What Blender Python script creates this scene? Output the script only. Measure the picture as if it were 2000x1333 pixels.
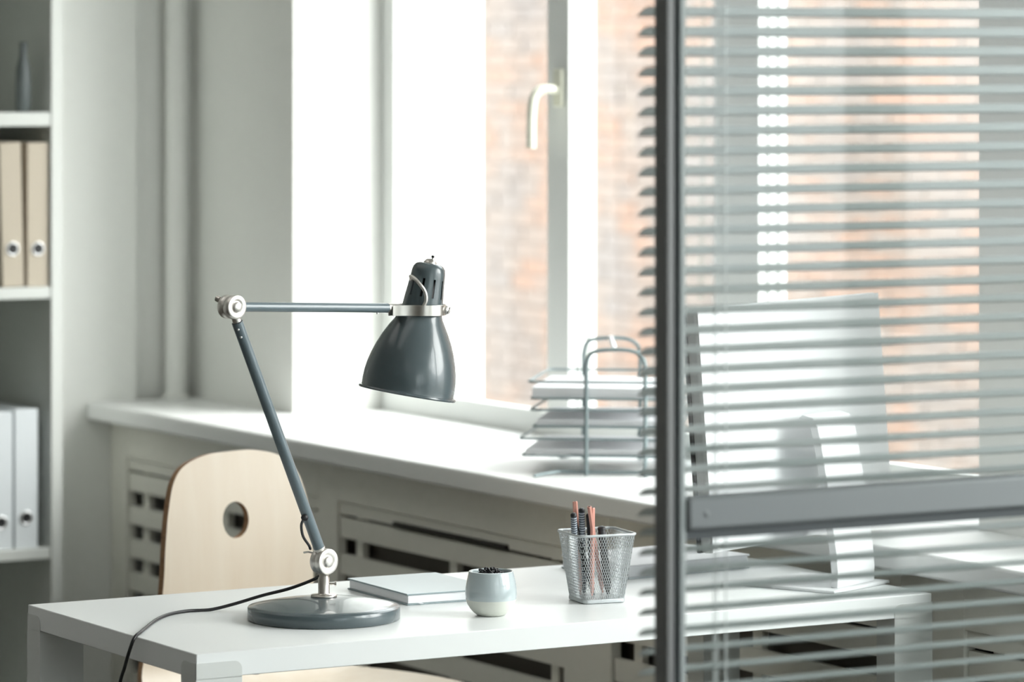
import bpy, bmesh, math, random
from mathutils import Vector, Matrix
random.seed(7)
sc = bpy.context.scene
for o in list(bpy.data.objects): bpy.data.objects.remove(o)
COL = sc.collection
R = math.radians

# ---------------------------------------------------------------- camera
cam = bpy.data.cameras.new('camera'); cam_o = bpy.data.objects.new('camera', cam); COL.objects.link(cam_o)
cam_o.location = (0, 0, 1.53)
cam_o.rotation_euler = (R(90), 0, R(-30.26))
cam.sensor_width = 36; cam.lens = 36*7817/2000; cam.shift_y = -(666.5-110)/2000
cam.clip_start = .05; cam.clip_end = 300
cam.dof.use_dof = True; cam.dof.focus_distance = 5.72; cam.dof.aperture_fstop = 5.0
sc.camera = cam_o

# ---------------------------------------------------------------- world / light / exposure
w = bpy.data.worlds.new('world'); sc.world = w; w.use_nodes = True
bg = w.node_tree.nodes['Background']; bg.inputs[0].default_value = (.93, .97, 1, 1); bg.inputs[1].default_value = 3.7
def area(name, loc, rot, sx, sy, power, col=(1, 1, 1)):
    l = bpy.data.lights.new(name, 'AREA'); l.shape = 'RECTANGLE'; l.size = sx; l.size_y = sy; l.energy = power; l.color = col
    o = bpy.data.objects.new(name, l); COL.objects.link(o); o.location = loc; o.rotation_euler = rot; return o
sl = bpy.data.lights.new('hazy_sun', 'SUN'); sl.energy = 5.6; sl.angle = R(60); sl.color = (1, .99, .97)
so_ = bpy.data.objects.new('hazy_sun', sl); COL.objects.link(so_); so_.rotation_euler = Vector((-.62, .52, -.56)).to_track_quat('-Z', 'Y').to_euler()
area('ceiling_fill_light', (.6, 1.4, 2.86), (0, 0, 0), 1.2, 3.2, 3, (1, .98, .94))  # added fill light out of view, no fitting modelled
area('ceiling_fill_light', (1.6, 5.6, 2.86), (0, 0, 0), 1.2, 2.2, 5, (1, .98, .94))  # second added fill, lifts the desk end of the room
vs = sc.view_settings; vs.view_transform = 'Standard'; vs.look = 'None'; vs.gamma = 1; vs.use_curve_mapping = False
vs.exposure = 0.5

# ---------------------------------------------------------------- materials
def mat(name, col, rough=.5, metal=0, bump=0, scale=60, var=0, spec=.5, coat=0):
    m = bpy.data.materials.new(name); m.use_nodes = True; nt = m.node_tree; b = nt.nodes['Principled BSDF']
    b.inputs['Base Color'].default_value = (*col, 1); b.inputs['Roughness'].default_value = rough
    b.inputs['Metallic'].default_value = metal; b.inputs['Specular IOR Level'].default_value = spec
    b.inputs['Coat Weight'].default_value = coat
    if bump or var:
        tc = nt.nodes.new('ShaderNodeTexCoord'); n = nt.nodes.new('ShaderNodeTexNoise'); n.inputs['Scale'].default_value = scale
        n.inputs['Detail'].default_value = 4
        nt.links.new(tc.outputs['Object'], n.inputs['Vector'])
        if bump:
            bp = nt.nodes.new('ShaderNodeBump'); bp.inputs['Strength'].default_value = bump; bp.inputs['Distance'].default_value = .002
            nt.links.new(n.outputs['Fac'], bp.inputs['Height']); nt.links.new(bp.outputs['Normal'], b.inputs['Normal'])
        if var:
            rp = nt.nodes.new('ShaderNodeMix'); rp.data_type = 'RGBA'
            rp.inputs['A'].default_value = (*[c*(1-var) for c in col], 1); rp.inputs['B'].default_value = (*[min(1, c*(1+var)) for c in col], 1)
            nt.links.new(n.outputs['Fac'], rp.inputs['Factor']); nt.links.new(rp.outputs['Result'], b.inputs['Base Color'])
    return m
M = {}
M['wall'] = mat('wall_paint', (.84, .845, .81), .85, bump=.15, scale=40, var=.02)
M['wallgrey'] = mat('grey_wall_paint', (.50, .50, .48), .85, bump=.15, scale=40)
M['ceil'] = mat('ceiling_paint', (.8, .8, .78), .9, bump=.1)
M['sill'] = mat('sill_lacquer', (.86, .87, .86), .42, bump=.03, scale=20)
M['cover'] = mat('cover_paint', (.85, .835, .76), .55, bump=.1, scale=50, var=.03)
M['winframe'] = mat('window_paint', (.84, .86, .84), .4, bump=.05)
M['handle'] = mat('cream_metal', (.80, .80, .68), .35)
M['desk'] = mat('desk_white', (.80, .82, .815), .33, bump=.02, scale=90)
M['deskleg'] = mat('desk_leg_white', (.64, .66, .64), .4, bump=.02)
M['lamp'] = mat('lamp_grey_enamel', (.075, .098, .107), .26, bump=.01, coat=.35)
M['lamparm'] = mat('lamp_arm_grey', (.13, .17, .19), .3, coat=.3)
M['nickel'] = mat('brushed_nickel', (.62, .59, .55), .28, 1, bump=.03, scale=200)
M['black'] = mat('black_rubber', (.012, .012, .014), .45)
M['rad'] = mat('radiator_shade_brown', (.10, .085, .07), .7)  # dark tone puts the shade between the cover slats into the colour
M['dark'] = mat('slot_shade_dark', (.03, .027, .022), .8)
M['aluminium'] = mat('anodised_aluminium', (.40, .43, .44), .38, .55, bump=.02, scale=150)
M['inner'] = mat('inner_profile_grey', (.26, .29, .29), .45, .2)
M['transom'] = mat('transom_grey', (.14, .155, .16), .4, .2, bump=.02, scale=150)
M['postgrey'] = mat('post_grey', (.16, .165, .165), .4, .3)
M['gasket'] = mat('rubber_gasket', (.035, .045, .05), .6)
M['slat'] = mat('slat_grey', (.74, .79, .78), .45, 0, bump=.01, spec=.5)
M['cordw'] = mat('white_cord', (.7, .72, .71), .6)
M['imac'] = mat('computer_aluminium', (.82, .83, .84), .6, 0, bump=.01, scale=300, spec=.25)
M['imac_shaded'] = mat('computer_aluminium_shaded', (.42, .43, .42), .4, .3)  # same aluminium made darker: shade of the side put into its colour
M['screen'] = mat('black_glass', (.01, .01, .012), .08)
M['white_paper'] = mat('white_paper', (.85, .86, .88), .75, bump=.05, scale=120)
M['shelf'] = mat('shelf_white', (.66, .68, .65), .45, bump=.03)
M['shelf_shaded'] = mat('shelf_back_shaded', (.30, .33, .28), .7, var=.04, scale=6)  # back panel colour darkened to hold the shade inside the bookshelf
M['beige'] = mat('beige_cardboard', (.52, .46, .37), .75, bump=.1, scale=80, var=.04)
M['binder'] = mat('pale_blue_binder', (.70, .74, .76), .5, bump=.05)
M['chrome'] = mat('chrome', (.72, .72, .72), .4, 1)
M['wire'] = mat('silver_wire', (.50, .53, .54), .4, .4)
M['traywire'] = mat('tray_wire', (.25, .31, .32), .4, .3)
M['book'] = mat('notebook_cover', (.66, .72, .74), .5, bump=.05, scale=150)
M['bookedge'] = mat('notebook_dark_edge', (.30, .37, .39), .5)
M['glaze'] = mat('pale_glaze', (.43, .49, .505), .12, coat=.5, bump=.02, scale=12)
M['rawclay'] = mat('matte_clay', (.66, .68, .62), .5)
M['pink'] = mat('rose_pencil', (.62, .30, .24), .4, .1, var=.05)
M['pot'] = mat('white_pot', (.75, .76, .74), .4)
M['leaf'] = mat('leaf_green', (.03, .06, .025), .5)
M['vase'] = mat('dark_glass_vase', (.13, .15, .15), .35)
M['caster'] = mat('caster_plastic', (.05, .05, .05), .5)
M['outwall'] = mat('outer_render', (.82, .83, .81), .8, bump=.1)
M['asphalt'] = mat('street_paving', (.42, .41, .39), .9, bump=.2, var=.08, scale=4)
# floor planks
def wood(name, c1, c2, rough, sx=2, sy=30, sz=2):
    m = bpy.data.materials.new(name); m.use_nodes = True; nt = m.node_tree; b = nt.nodes['Principled BSDF']; b.inputs['Roughness'].default_value = rough
    tc = nt.nodes.new('ShaderNodeTexCoord'); mp = nt.nodes.new('ShaderNodeMapping'); mp.inputs['Scale'].default_value = (sx, sy, sz)
    n = nt.nodes.new('ShaderNodeTexNoise'); n.inputs['Scale'].default_value = 2; n.inputs['Detail'].default_value = 6; n.inputs['Roughness'].default_value = .6
    r = nt.nodes.new('ShaderNodeValToRGB'); r.color_ramp.elements[0].position = .3; r.color_ramp.elements[1].position = .72
    r.color_ramp.elements[0].color = (*c1, 1); r.color_ramp.elements[1].color = (*c2, 1)
    nt.links.new(tc.outputs['Object'], mp.inputs[0]); nt.links.new(mp.outputs[0], n.inputs['Vector']); nt.links.new(n.outputs['Fac'], r.inputs[0]); nt.links.new(r.outputs[0], b.inputs['Base Color'])
    return m
M['floor'] = wood('dark_laminate', (.045, .038, .03), (.075, .062, .05), .5, 1, 12, 1)
M['birch'] = wood('birch_veneer', (.71, .615, .50), (.77, .695, .59), .42, 10, 10, 1.2)
M['plyedge'] = wood('plywood_edge', (.22, .12, .06), (.36, .21, .11), .6, 3, 3, 80)
# striped pencils
def striped(name, a, bcol, sc_=260):
    m = bpy.data.materials.new(name); m.use_nodes = True; nt = m.node_tree; b = nt.nodes['Principled BSDF']; b.inputs['Roughness'].default_value = .4
    tc = nt.nodes.new('ShaderNodeTexCoord'); wv = nt.nodes.new('ShaderNodeTexWave'); wv.bands_direction = 'Z'; wv.inputs['Scale'].default_value = sc_/3; wv.inputs['Distortion'].default_value = .6
    r = nt.nodes.new('ShaderNodeValToRGB'); r.color_ramp.elements[0].position = .6; r.color_ramp.elements[1].position = .8
    r.color_ramp.elements[0].color = (*a, 1); r.color_ramp.elements[1].color = (*bcol, 1)
    nt.links.new(tc.outputs['Object'], wv.inputs['Vector']); nt.links.new(wv.outputs['Fac'], r.inputs[0]); nt.links.new(r.outputs[0], b.inputs['Base Color'])
    return m
M['tartan'] = striped('striped_print', (.06, .075, .10), (.50, .54, .58))
# glass: thin pane, transparent with a weak gloss
def glass(name, tint, gl):
    m = bpy.data.materials.new(name); m.use_nodes = True; nt = m.node_tree; nt.nodes.remove(nt.nodes['Principled BSDF'])
    out = nt.nodes['Material Output']; t = nt.nodes.new('ShaderNodeBsdfTransparent'); t.inputs[0].default_value = (*tint, 1)
    g = nt.nodes.new('ShaderNodeBsdfGlossy'); g.inputs['Roughness'].default_value = .02
    # Schlick reflectance, the same for both faces of the thin pane
    ge = nt.nodes.new('ShaderNodeNewGeometry'); dt = nt.nodes.new('ShaderNodeVectorMath'); dt.operation = 'DOT_PRODUCT'
    nt.links.new(ge.outputs['Incoming'], dt.inputs[0]); nt.links.new(ge.outputs['Normal'], dt.inputs[1])
    last = dt.outputs['Value']
    for op, v in (('ABSOLUTE', 0), ('SUBTRACT', 0), ('POWER', 5), ('MULTIPLY_ADD', .96*gl)):
        n = nt.nodes.new('ShaderNodeMath'); n.operation = op
        if op == 'SUBTRACT': n.inputs[0].default_value = 1; nt.links.new(last, n.inputs[1])
        else:
            nt.links.new(last, n.inputs[0]); n.inputs[1].default_value = v
            if op == 'MULTIPLY_ADD': n.inputs[2].default_value = .04*gl
        last = n.outputs[0]
    mx = nt.nodes.new('ShaderNodeMixShader'); nt.links.new(last, mx.inputs[0])
    nt.links.new(t.outputs[0], mx.inputs[1]); nt.links.new(g.outputs[0], mx.inputs[2]); nt.links.new(mx.outputs[0], out.inputs[0])
    return m
M['glass'] = glass('window_glass', (.98, .99, .98), .6)
M['pglass'] = glass('partition_glass', (.975, .985, .985), .5)
# brick: colour varies per brick (face attribute)
def brickmat():
    m = bpy.data.materials.new('facing_brick'); m.use_nodes = True; nt = m.node_tree; b = nt.nodes['Principled BSDF']; b.inputs['Roughness'].default_value = .9
    a = nt.nodes.new('ShaderNodeAttribute'); a.attribute_name = 'tone'
    r = nt.nodes.new('ShaderNodeValToRGB'); e = r.color_ramp.elements; e[0].color = (.215, .185, .17, 1); e[1].color = (.27, .20, .165, 1); e[1].position = 1
    x = e.new(.45); x.color = (.25, .20, .17, 1); x = e.new(.8); x.color = (.29, .18, .13, 1)
    tc = nt.nodes.new('ShaderNodeTexCoord'); n = nt.nodes.new('ShaderNodeTexNoise'); n.inputs['Scale'].default_value = 1.7; n.inputs['Detail'].default_value = 3
    ad = nt.nodes.new('ShaderNodeMath'); ad.operation = 'MULTIPLY_ADD'; ad.inputs[1].default_value = .38
    mu = nt.nodes.new('ShaderNodeMath'); mu.operation = 'MULTIPLY_ADD'; mu.inputs[1].default_value = 2.4; mu.inputs[2].default_value = -.88
    nt.links.new(tc.outputs['Object'], n.inputs['Vector']); nt.links.new(n.outputs['Fac'], mu.inputs[0])
    nt.links.new(a.outputs['Fac'], ad.inputs[0]); nt.links.new(mu.outputs[0], ad.inputs[2])
    nt.links.new(ad.outputs[0], r.inputs[0]); nt.links.new(r.outputs[0], b.inputs['Base Color'])
    return m
M['brick'] = brickmat()
M['mortar'] = mat('mortar', (.23, .19, .165), .9, bump=.2)
M['farbrick'] = mat('far_brickwork', (.30, .23, .18), .9, bump=.2, var=.15, scale=3)

# ---------------------------------------------------------------- mesh helpers
class MB:
    def __init__(s): s.v = []; s.f = []; s.sm = []
    def add(s, vs, fs, smooth=False):
        o = len(s.v); s.v += [tuple(v) for v in vs]; s.f += [tuple(i+o for i in f) for f in fs]; s.sm += [smooth]*len(fs); return s
    def box(s, x0, x1, y0, y1, z0, z1):
        v = [(x, y, z) for z in (z0, z1) for y in (y0, y1) for x in (x0, x1)]
        return s.add(v, [(0, 2, 3, 1), (4, 5, 7, 6), (0, 1, 5, 4), (2, 6, 7, 3), (0, 4, 6, 2), (1, 3, 7, 5)])
    def obox(s, mtx, sx, sy, sz):
        n = MB().box(-sx/2, sx/2, -sy/2, sy/2, -sz/2, sz/2)
        return s.add([mtx @ Vector(v) for v in n.v], n.f)
    def tube(s, pts, r, seg=12, closed=False, caps=True, sy=None):
        pts = [Vector(p) for p in pts]; n = len(pts); rr = r if isinstance(r, (list, tuple)) else [r]*n
        up = None; rings = []
        for i, p in enumerate(pts):
            if closed: t = (pts[(i+1) % n]-pts[i-1]).normalized()
            else: t = (pts[min(i+1, n-1)]-pts[max(i-1, 0)]).normalized()
            if up is None: up = t.orthogonal().normalized()
            up = (up-t*up.dot(t)).normalized(); b = t.cross(up)
            rings.append([p+(up*math.cos(a)+b*math.sin(a))*rr[i] for a in [2*math.pi*k/seg for k in range(seg)]])
        v = [q for ring in rings for q in ring]; f = []
        for i in range(n if closed else n-1):
            j = (i+1) % n
            for k in range(seg): f.append((i*seg+k, i*seg+(k+1) % seg, j*seg+(k+1) % seg, j*seg+k))
        s.add(v, f, True)
        if caps and not closed:
            o = len(s.v); s.v += [tuple(q) for q in rings[0]]+[tuple(q) for q in rings[-1]]
            s.f += [tuple(o+k for k in reversed(range(seg))), tuple(o+seg+k for k in range(seg))]; s.sm += [False, False]
        return s
    def lathe(s, prof, seg=48, mtx=None, smooth=True):
        """prof: (r, z) list; r=0 closes"""
        rings = []; v = []; f = []
        for r, z in prof:
            if r <= 1e-6: rings.append([len(v)]); v.append((0, 0, z))
            else:
                rings.append(list(range(len(v), len(v)+seg)))
                v += [(r*math.cos(2*math.pi*k/seg), r*math.sin(2*math.pi*k/seg), z) for k in range(seg)]
        for a, b in zip(rings, rings[1:]):
            for k in range(seg):
                k2 = (k+1) % seg
                if len(a) == 1 and len(b) == 1: continue
                if len(a) == 1: f.append((a[0], b[k2], b[k]))
                elif len(b) == 1: f.append((a[k], a[k2], b[0]))
                else: f.append((a[k], a[k2], b[k2], b[k]))
        if mtx: v = [mtx @ Vector(q) for q in v]
        return s.add(v, f, smooth)
    def cyl(s, p0, p1, r, seg=24, r1=None):
        return s.tube([p0, p1], [r, r if r1 is None else r1], seg)
    def mesh(s, name):
        me = bpy.data.meshes.new(name); me.from_pydata(s.v, [], s.f); me.validate()
        for p, q in zip(me.polygons, s.sm): p.use_smooth = q
        bm = bmesh.new(); bm.from_mesh(me); bmesh.ops.recalc_face_normals(bm, faces=bm.faces); bm.to_mesh(me); bm.free()
        me.update(); return me
    def build(s, name, m, parent=None, bevel=0, loc=None, seg=2, angle=30):
        me = s.mesh(name); me.materials.append(M[m] if isinstance(m, str) else m)
        o = bpy.data.objects.new(name, me); COL.objects.link(o); o.parent = parent
        if loc: o.location = loc
        if bevel:
            b = o.modifiers.new('bevel', 'BEVEL'); b.width = bevel; b.segments = seg; b.limit_method = 'ANGLE'; b.angle_limit = R(angle)
            try: b.harden_normals = False
            except Exception: pass
            for p in me.polygons: p.use_smooth = True
            try: me.set_sharp_from_angle(angle=R(35))
            except Exception: pass
        return o
def tag(o, label=None, cat=None, group=None, kind=None):
    if label: o['label'] = label
    if cat: o['category'] = cat
    if group: o['group'] = group
    if kind: o['kind'] = kind
    return o
def empty(name, loc=(0, 0, 0), rz=0, label=None, cat=None, group=None, kind=None):
    o = bpy.data.objects.new(name, None); o.empty_display_size = .05; COL.objects.link(o); o.location = loc; o.rotation_euler = (0, 0, rz)
    return tag(o, label, cat, group, kind)
def share(name, me, parent, loc=(0, 0, 0), rot=(0, 0, 0)):
    o = bpy.data.objects.new(name, me); COL.objects.link(o); o.parent = parent; o.location = loc; o.rotation_euler = rot; return o
def copy_tree(o, parent=None):
    c = o.copy(); COL.objects.link(c); c.parent = parent
    for ch in list(o.children): copy_tree(ch, c)
    return c
def bake(o):
    bpy.context.view_layer.update()
    dg = bpy.context.evaluated_depsgraph_get(); me = bpy.data.meshes.new_from_object(o.evaluated_get(dg)); o.modifiers.clear(); o.data = me
def cut(o, cutters):
    for c in cutters:
        b = o.modifiers.new('cut', 'BOOLEAN'); b.operation = 'DIFFERENCE'; b.solver = 'EXACT'; b.object = c
    bake(o)
    for c in cutters: bpy.data.objects.remove(c)
def spline(pts, n=8):
    P = [Vector(p) for p in pts]; P = [P[0]*2-P[1]]+P+[P[-1]*2-P[-2]]; out = []
    for i in range(1, len(P)-2):
        for k in range(n):
            t = k/n; a, b, c, d = P[i-1], P[i], P[i+1], P[i+2]
            out.append(.5*((2*b)+(c-a)*t+(2*a-5*b+4*c-d)*t*t+(3*b-a-3*c+d)*t**3))
    out.append(P[-2]); return out

# ---------------------------------------------------------------- room shell
WX, GX, WO = 3.826, 4.036, 4.285          # inner wall face, window frame face, outer wall face
CEIL = 2.95; SZ = .782; WT = 2.55
YB, YF, XL = 7.968, -1.6, -3.0
WIN = [(5.093, 7.466), (.6, 4.62)]       # window openings along the window wall
def S(name, mb, m, **k): return tag(mb.build(name, m, **k), kind='structure')
S('floor', MB().box(XL-.2, WO, YF-.2, YB+.2, -.1, 0), 'floor')
S('ceiling', MB().box(XL-.2, WO, YF-.2, YB+.2, CEIL, CEIL+.15), 'ceil')
b = MB(); b.box(WX, WO, YF, WIN[1][0], 0, CEIL); b.box(WX, WO, WIN[1][1], WIN[0][0], 0, CEIL); b.box(WX, WO, WIN[0][1], YB, 0, CEIL)
for a, c in WIN: b.box(WX, WO, a, c, 0, SZ-.04); b.box(WX, WO, a, c, WT, CEIL)
S('wall_right', b, 'wall')
b = MB(); b.box(XL, WO, YB, YB+.2, 0, CEIL); b.box(XL, 3.682, YB-.03, YB+.001, 0, CEIL)
S('wall_back', b, 'wall')
S('wall_left', MB().box(XL-.2, XL, YF, YB, 0, CEIL), 'wallgrey')
b = MB(); A0, A1 = 1.3, 3.7
b.box(XL, A0, YF-.25, YF, 0, CEIL); b.box(A1, WO, YF-.25, YF, 0, CEIL); b.box(A0, A1, YF-.25, YF, 0, .6); b.box(A0, A1, YF-.25, YF, 2.75, CEIL)
S('wall_front', b, 'wall')
fill_win = empty('fill_window', (0, 0, 0), kind='structure'); b = MB()  # unseen window behind the camera, added to light the near-facing sides
for x in (A0, (A0+A1)/2-.03, A1-.06): b.box(x, x+.06, YF-.15, YF-.09, .6, 2.75)
b.box(A0+.06, A1-.06, YF-.149, YF-.091, .6, .66); b.box(A0+.06, A1-.06, YF-.149, YF-.091, 2.69, 2.75); b.build('frame', 'winframe', fill_win)
MB().box(A0, A1, YF-.125, YF-.12, .61, 2.74).build('glass_pane', 'glass', fill_win)

def window(name, y0, y1, bars, handle_at=None):
    wn = empty(name, (0, 0, 0), kind='structure')
    b = MB(); X0, X1 = GX, GX+.075
    b.box(X0, X1, y0, y1, WT-.06, WT); b.box(X0, X0+.03, y0, y1, SZ-.01, SZ+.046); b.box(X0+.03, X1, y0, y1, SZ-.01, SZ+.03)
    b.box(X0, X0+.03, y1-.052, y1, SZ+.046, WT-.06); b.box(X0+.03, X1, y1-.04, y1, SZ+.03, WT-.06); b.box(X0, X1, y0, y0+.05, SZ+.046, WT-.06)
    b.build('frame', 'winframe', wn, bevel=.002)
    edges = [y0+.05]
    for a, c in bars:
        m = MB(); m.box(X0, X0+.017, a, c, SZ+.0462, WT-.03); m.box(X0+.017, X0+.026, a+.012, c-.012, SZ+.0462, WT-.03)
        m.box(X0+.026, X0+.041, a+.002, c-.002, SZ+.03, WT-.03); m.box(X0+.041, X0+.050, a+.014, c-.014, SZ+.03, WT-.03); m.box(X0+.050, X1-.009, a+.004, c-.004, SZ+.03, WT-.03)
        m.build('mullion', 'winframe', wn, bevel=.002); edges += [a, c]
    edges.append(y1-.04)
    for i in range(0, len(edges), 2): MB().box(GX+.052, GX+.056, edges[i]-.002, edges[i+1]+.002, SZ+.025, WT-.05).build('glass_pane', 'glass', wn)
    MB().box(GX+.075, WO+.04, y0+.001, y1-.001, SZ-.045, SZ-.012).build('outer_sill', 'outwall', wn, bevel=.004)
    # rendered outside reveals
    if handle_at:
        y, z = handle_at
        h = MB().box(GX-.010, GX, y-.016, y+.016, z-.038, z+.038).build('handle_rosette', 'handle', wn, bevel=.004)
        pts = [(GX-.006, y, z-.004), (GX-.03, y, z-.002), (GX-.048, y+.004, z-.006), (GX-.058, y+.007, z-.022), (GX-.061, y+.009, z-.05), (GX-.062, y+.009, z-.085), (GX-.062, y+.009, z-.118)]
        b = MB().tube(spline(pts, 6), .0095, 12); b.build('handle_lever', 'handle', h)
    return wn
window('window_1', WIN[0][0], WIN[0][1], [(6.034, 6.178), (6.699, 6.781)], (6.728, 1.468))
window('window_2', WIN[1][0], WIN[1][1], [(1.5, 1.6), (2.5, 2.6), (3.55, 3.69)])

# ---------------------------------------------------------------- outside
st = tag(MB().box(4.5, 60, -40, 60, -1.6, -1.5).build('street', 'asphalt'), kind='structure')
bb = empty('brick_building', (10, 14, -1.5), 0, 'pale red brick building facade seen through the window panes', 'building')
b = MB(); b.box(.009, 8, -12, 14, 0, 6.2); b.build('wall_core', 'mortar', bb)
b = MB(); b.box(-.12, .1, -12, 14, 6.0, 6.3); b.build('cornice', 'outwall', bb)
me_v, me_f, tone = [], [], []
z = 0.012; row = 0
while z < 5.9:
    near = True
    y = -12+(row % 2)*.13
    while near and y < 8:
        t = random.random(); x0 = random.uniform(-.004, .004)
        n = MB().box(x0, .04, y, y+.245, z, z+.066); o = len(me_v)
        me_v += n.v; me_f += [tuple(i+o for i in f) for f in n.f]; tone += [t]*6
        y += .257
    z += .078; row += 1
me = bpy.data.meshes.new('brickwork'); me.from_pydata(me_v, [], me_f); at = me.attributes.new('tone', 'FLOAT', 'FACE'); at.data.foreach_set('value', tone)
me.materials.append(M['brick']); o = bpy.data.objects.new('brickwork', me); COL.objects.link(o); o.parent = bb; o['kind'] = 'stuff'
MB().box(-.002, .04, 8.3, 14, 0, 5.95).build('side_brickwork', 'farbrick', bb)

# ---------------------------------------------------------------- window sill board and radiator cover
sx = 3.565
b = MB(); b.box(sx, WX, YF+.01, YB-.031, SZ-.037, SZ)
for a, c in WIN: b.box(WX-.001, GX+.001, a, c, SZ-.037, SZ)
tag(b.build('window_sill', 'sill', bevel=.006, seg=3), 'long white window sill board running under the windows', 'sill')
cv = empty('radiator_cover', (3.623, 0, 0), 0, 'off-white slatted wooden radiator cover below the window sill', 'radiator cover')
T = .022
ops = [(6.965, 7.858), (6.03, 6.885), (5.02, 5.872), (3.98, 4.86), (2.6, 3.5), (1.2, 2.5), (-.3, 1.1)]
ys = [YB-.031]+[q for a, c in ops for q in (c, a)]+[YF+.01]
for i in range(0, len(ys), 2):
    MB().box(0, T, ys[i+1] if i+1 < len(ys) else YF+.01, ys[i], .02, SZ-.038).build('stile', 'cover', cv, bevel=.002)
for a, c in ops:
    MB().box(0, T-.001, a+.0005, c-.0005, .665, SZ-.038).build('top_rail', 'cover', cv, bevel=.002)
    MB().box(0, T-.001, a+.0005, c-.0005, .02, .09).build('bottom_rail', 'cover', cv, bevel=.002)
    MB().box(.006, .016, a-.004, c+.004, .641, .6655).build('upper_fillet', 'cover', cv)
    slm = MB().box(0, .012, a+.004, c-.004, -.0195, .0195).mesh('slat'); slm.materials.append(M['cover'])
    for k in range(8): share('slat', slm, cv, (.006, 0, .6155-.0715*k))
    L = c-a
    for q in (a+.07*L, a+.5*L, a+.93*L):
        MB().box(.0185, .0315, q-.013, q+.013, .09, .64).build('backing_strip', 'cover', cv)
# dark bar put on the cover as the shade inside a long finger opening
MB().box(-.0015, .007, 6.232, 6.656, .640, .6485).build('slot_shade', 'dark', cv)
b = MB().box(3.665, 3.80, -1.2, 7.7, .12, .62)
rd = tag(b.build('radiator', 'rad', bevel=.01), 'radiator body behind the cover slats, coloured dark brown as the shade in the gaps', 'radiator')

# vertical heating pipe in the corner
b = MB().tube([(3.772, 7.925, SZ), (3.772, 7.925, CEIL)], .022, 20)
pp = tag(b.build('heating_pipe', 'wall'), 'vertical painted heating pipe in the corner of the room', 'pipe')
MB().lathe([(0, 0), (.03, 0), (.03, .006), (.0225, .01), (0, .01)], 20, Matrix.Translation((3.772, 7.925, SZ+.0002))).build('pipe_collar', 'wall', pp)

# ---------------------------------------------------------------- bookshelf
bs = empty('bookshelf', (3.368, 7.618, 0), 0, 'tall white open bookshelf against the back wall at the left edge', 'bookshelf')
SD = .315
MB().box(-.025, 0, 0, SD, 0, 2.3).build('side_panel', 'shelf', bs, bevel=.001)
MB().box(-.85, -.825, 0, SD, 0, 2.3).build('side_panel', 'shelf', bs, bevel=.001)
MB().box(-.825, -.025, SD-.006, SD, .02, 2.28).build('back_panel', 'shelf_shaded', bs)
for z0, z1 in ((.06, .085), (.492, .515), (1.030, 1.054), (1.386, 1.414), (1.86, 1.885), (2.275, 2.3)):
    MB().box(-.8245, -.0255, .002, SD-.007, z0, z1).build('shelf_board', 'shelf', bs, bevel=.001)

def boxfile(name, loc, w, h, m, rz, ry, label, cat, group, hz, holecol='dark'):
    t = empty(name, loc, rz, label, cat, group); t.rotation_euler = (0, ry, rz)
    MB().box(-w, 0, 0, .26, 0, h).build('body', m, t, bevel=.0015)
    c = Vector((-w/2, -.0008, hz)); mt = Matrix.Translation(c) @ Matrix.Rotation(R(90), 4, 'X')
    MB().lathe([(.0105, -.001), (.0105, .0008), (.0145, .0012), (.015, -.001)], 24, mt).build('finger_ring', 'chrome', t)
    MB().lathe([(0, .0004), (.0106, .0004)], 24, mt).build('finger_hole', 'black', t)
    return t
boxfile('box_file', (3.340, 7.625, 1.0545), .0475, .297, 'beige', 0, 0, 'beige box file touching the shelf side panel, right of the pair', 'box file', 'box files on the upper shelf', .078)
boxfile('box_file', (3.286, 7.626, 1.0562), .0475, .297, 'beige', 0, R(-1.5), 'beige box file at the left of the pair, leaning slightly', 'box file', 'box files on the upper shelf', .078)
boxfile('ring_binder', (3.318, 7.63, .5155), .051, .286, 'binder', 0, 0, 'pale blue-white ring binder nearest the shelf side panel on the lower shelf', 'binder', 'ring binders on the lower shelf', .062)
boxfile('ring_binder', (3.262, 7.63, .5155), .051, .282, 'binder', 0, 0, 'pale ring binder cut off by the left frame edge on the lower shelf', 'binder', 'ring binders on the lower shelf', .055)
b = MB().lathe([(0, 0), (.013, 0), (.0155, .006), (.0165, .05), (.0145, .09), (.008, .115), (.0075, .14), (.009, .145), (.0065, .143), (.006, .11), (0, .11)], 28)
tag(b.build('vase', 'vase', loc=(3.302, 7.668, 1.4145)), 'blurred dark bottle-shaped vase standing on the top visible shelf', 'vase')
pl = empty('potted_plant', (3.196, 7.665, 1.4145), 0, 'small white plant pot with dark leaves at the left frame edge', 'plant')
MB().lathe([(0, 0), (.03, 0), (.04, .075), (.037, .075), (.03, .06), (0, .06)], 28).build('pot', 'pot', pl)
for k in range(9):
    a = k*2.4; h = .09+.03*random.random(); rr = .025+.02*random.random()
    c = Vector((math.cos(a), math.sin(a), 0)); s_ = Vector((-math.sin(a), math.cos(a), 0))
    v = [c*.004+Vector((0, 0, .055)), c*rr*.6+s_*.011+Vector((0, 0, h)), c*rr+Vector((0, 0, h+.03)), c*rr*.6-s_*.011+Vector((0, 0, h))]
    v2 = [q+Vector((0, 0, .001)) for q in v]
    MB().add(v+v2, [(0, 1, 2, 3), (7, 6, 5, 4), (0, 4, 5, 1), (1, 5, 6, 2), (2, 6, 7, 3), (3, 7, 4, 0)]).build('leaf', 'leaf', pl)

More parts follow.
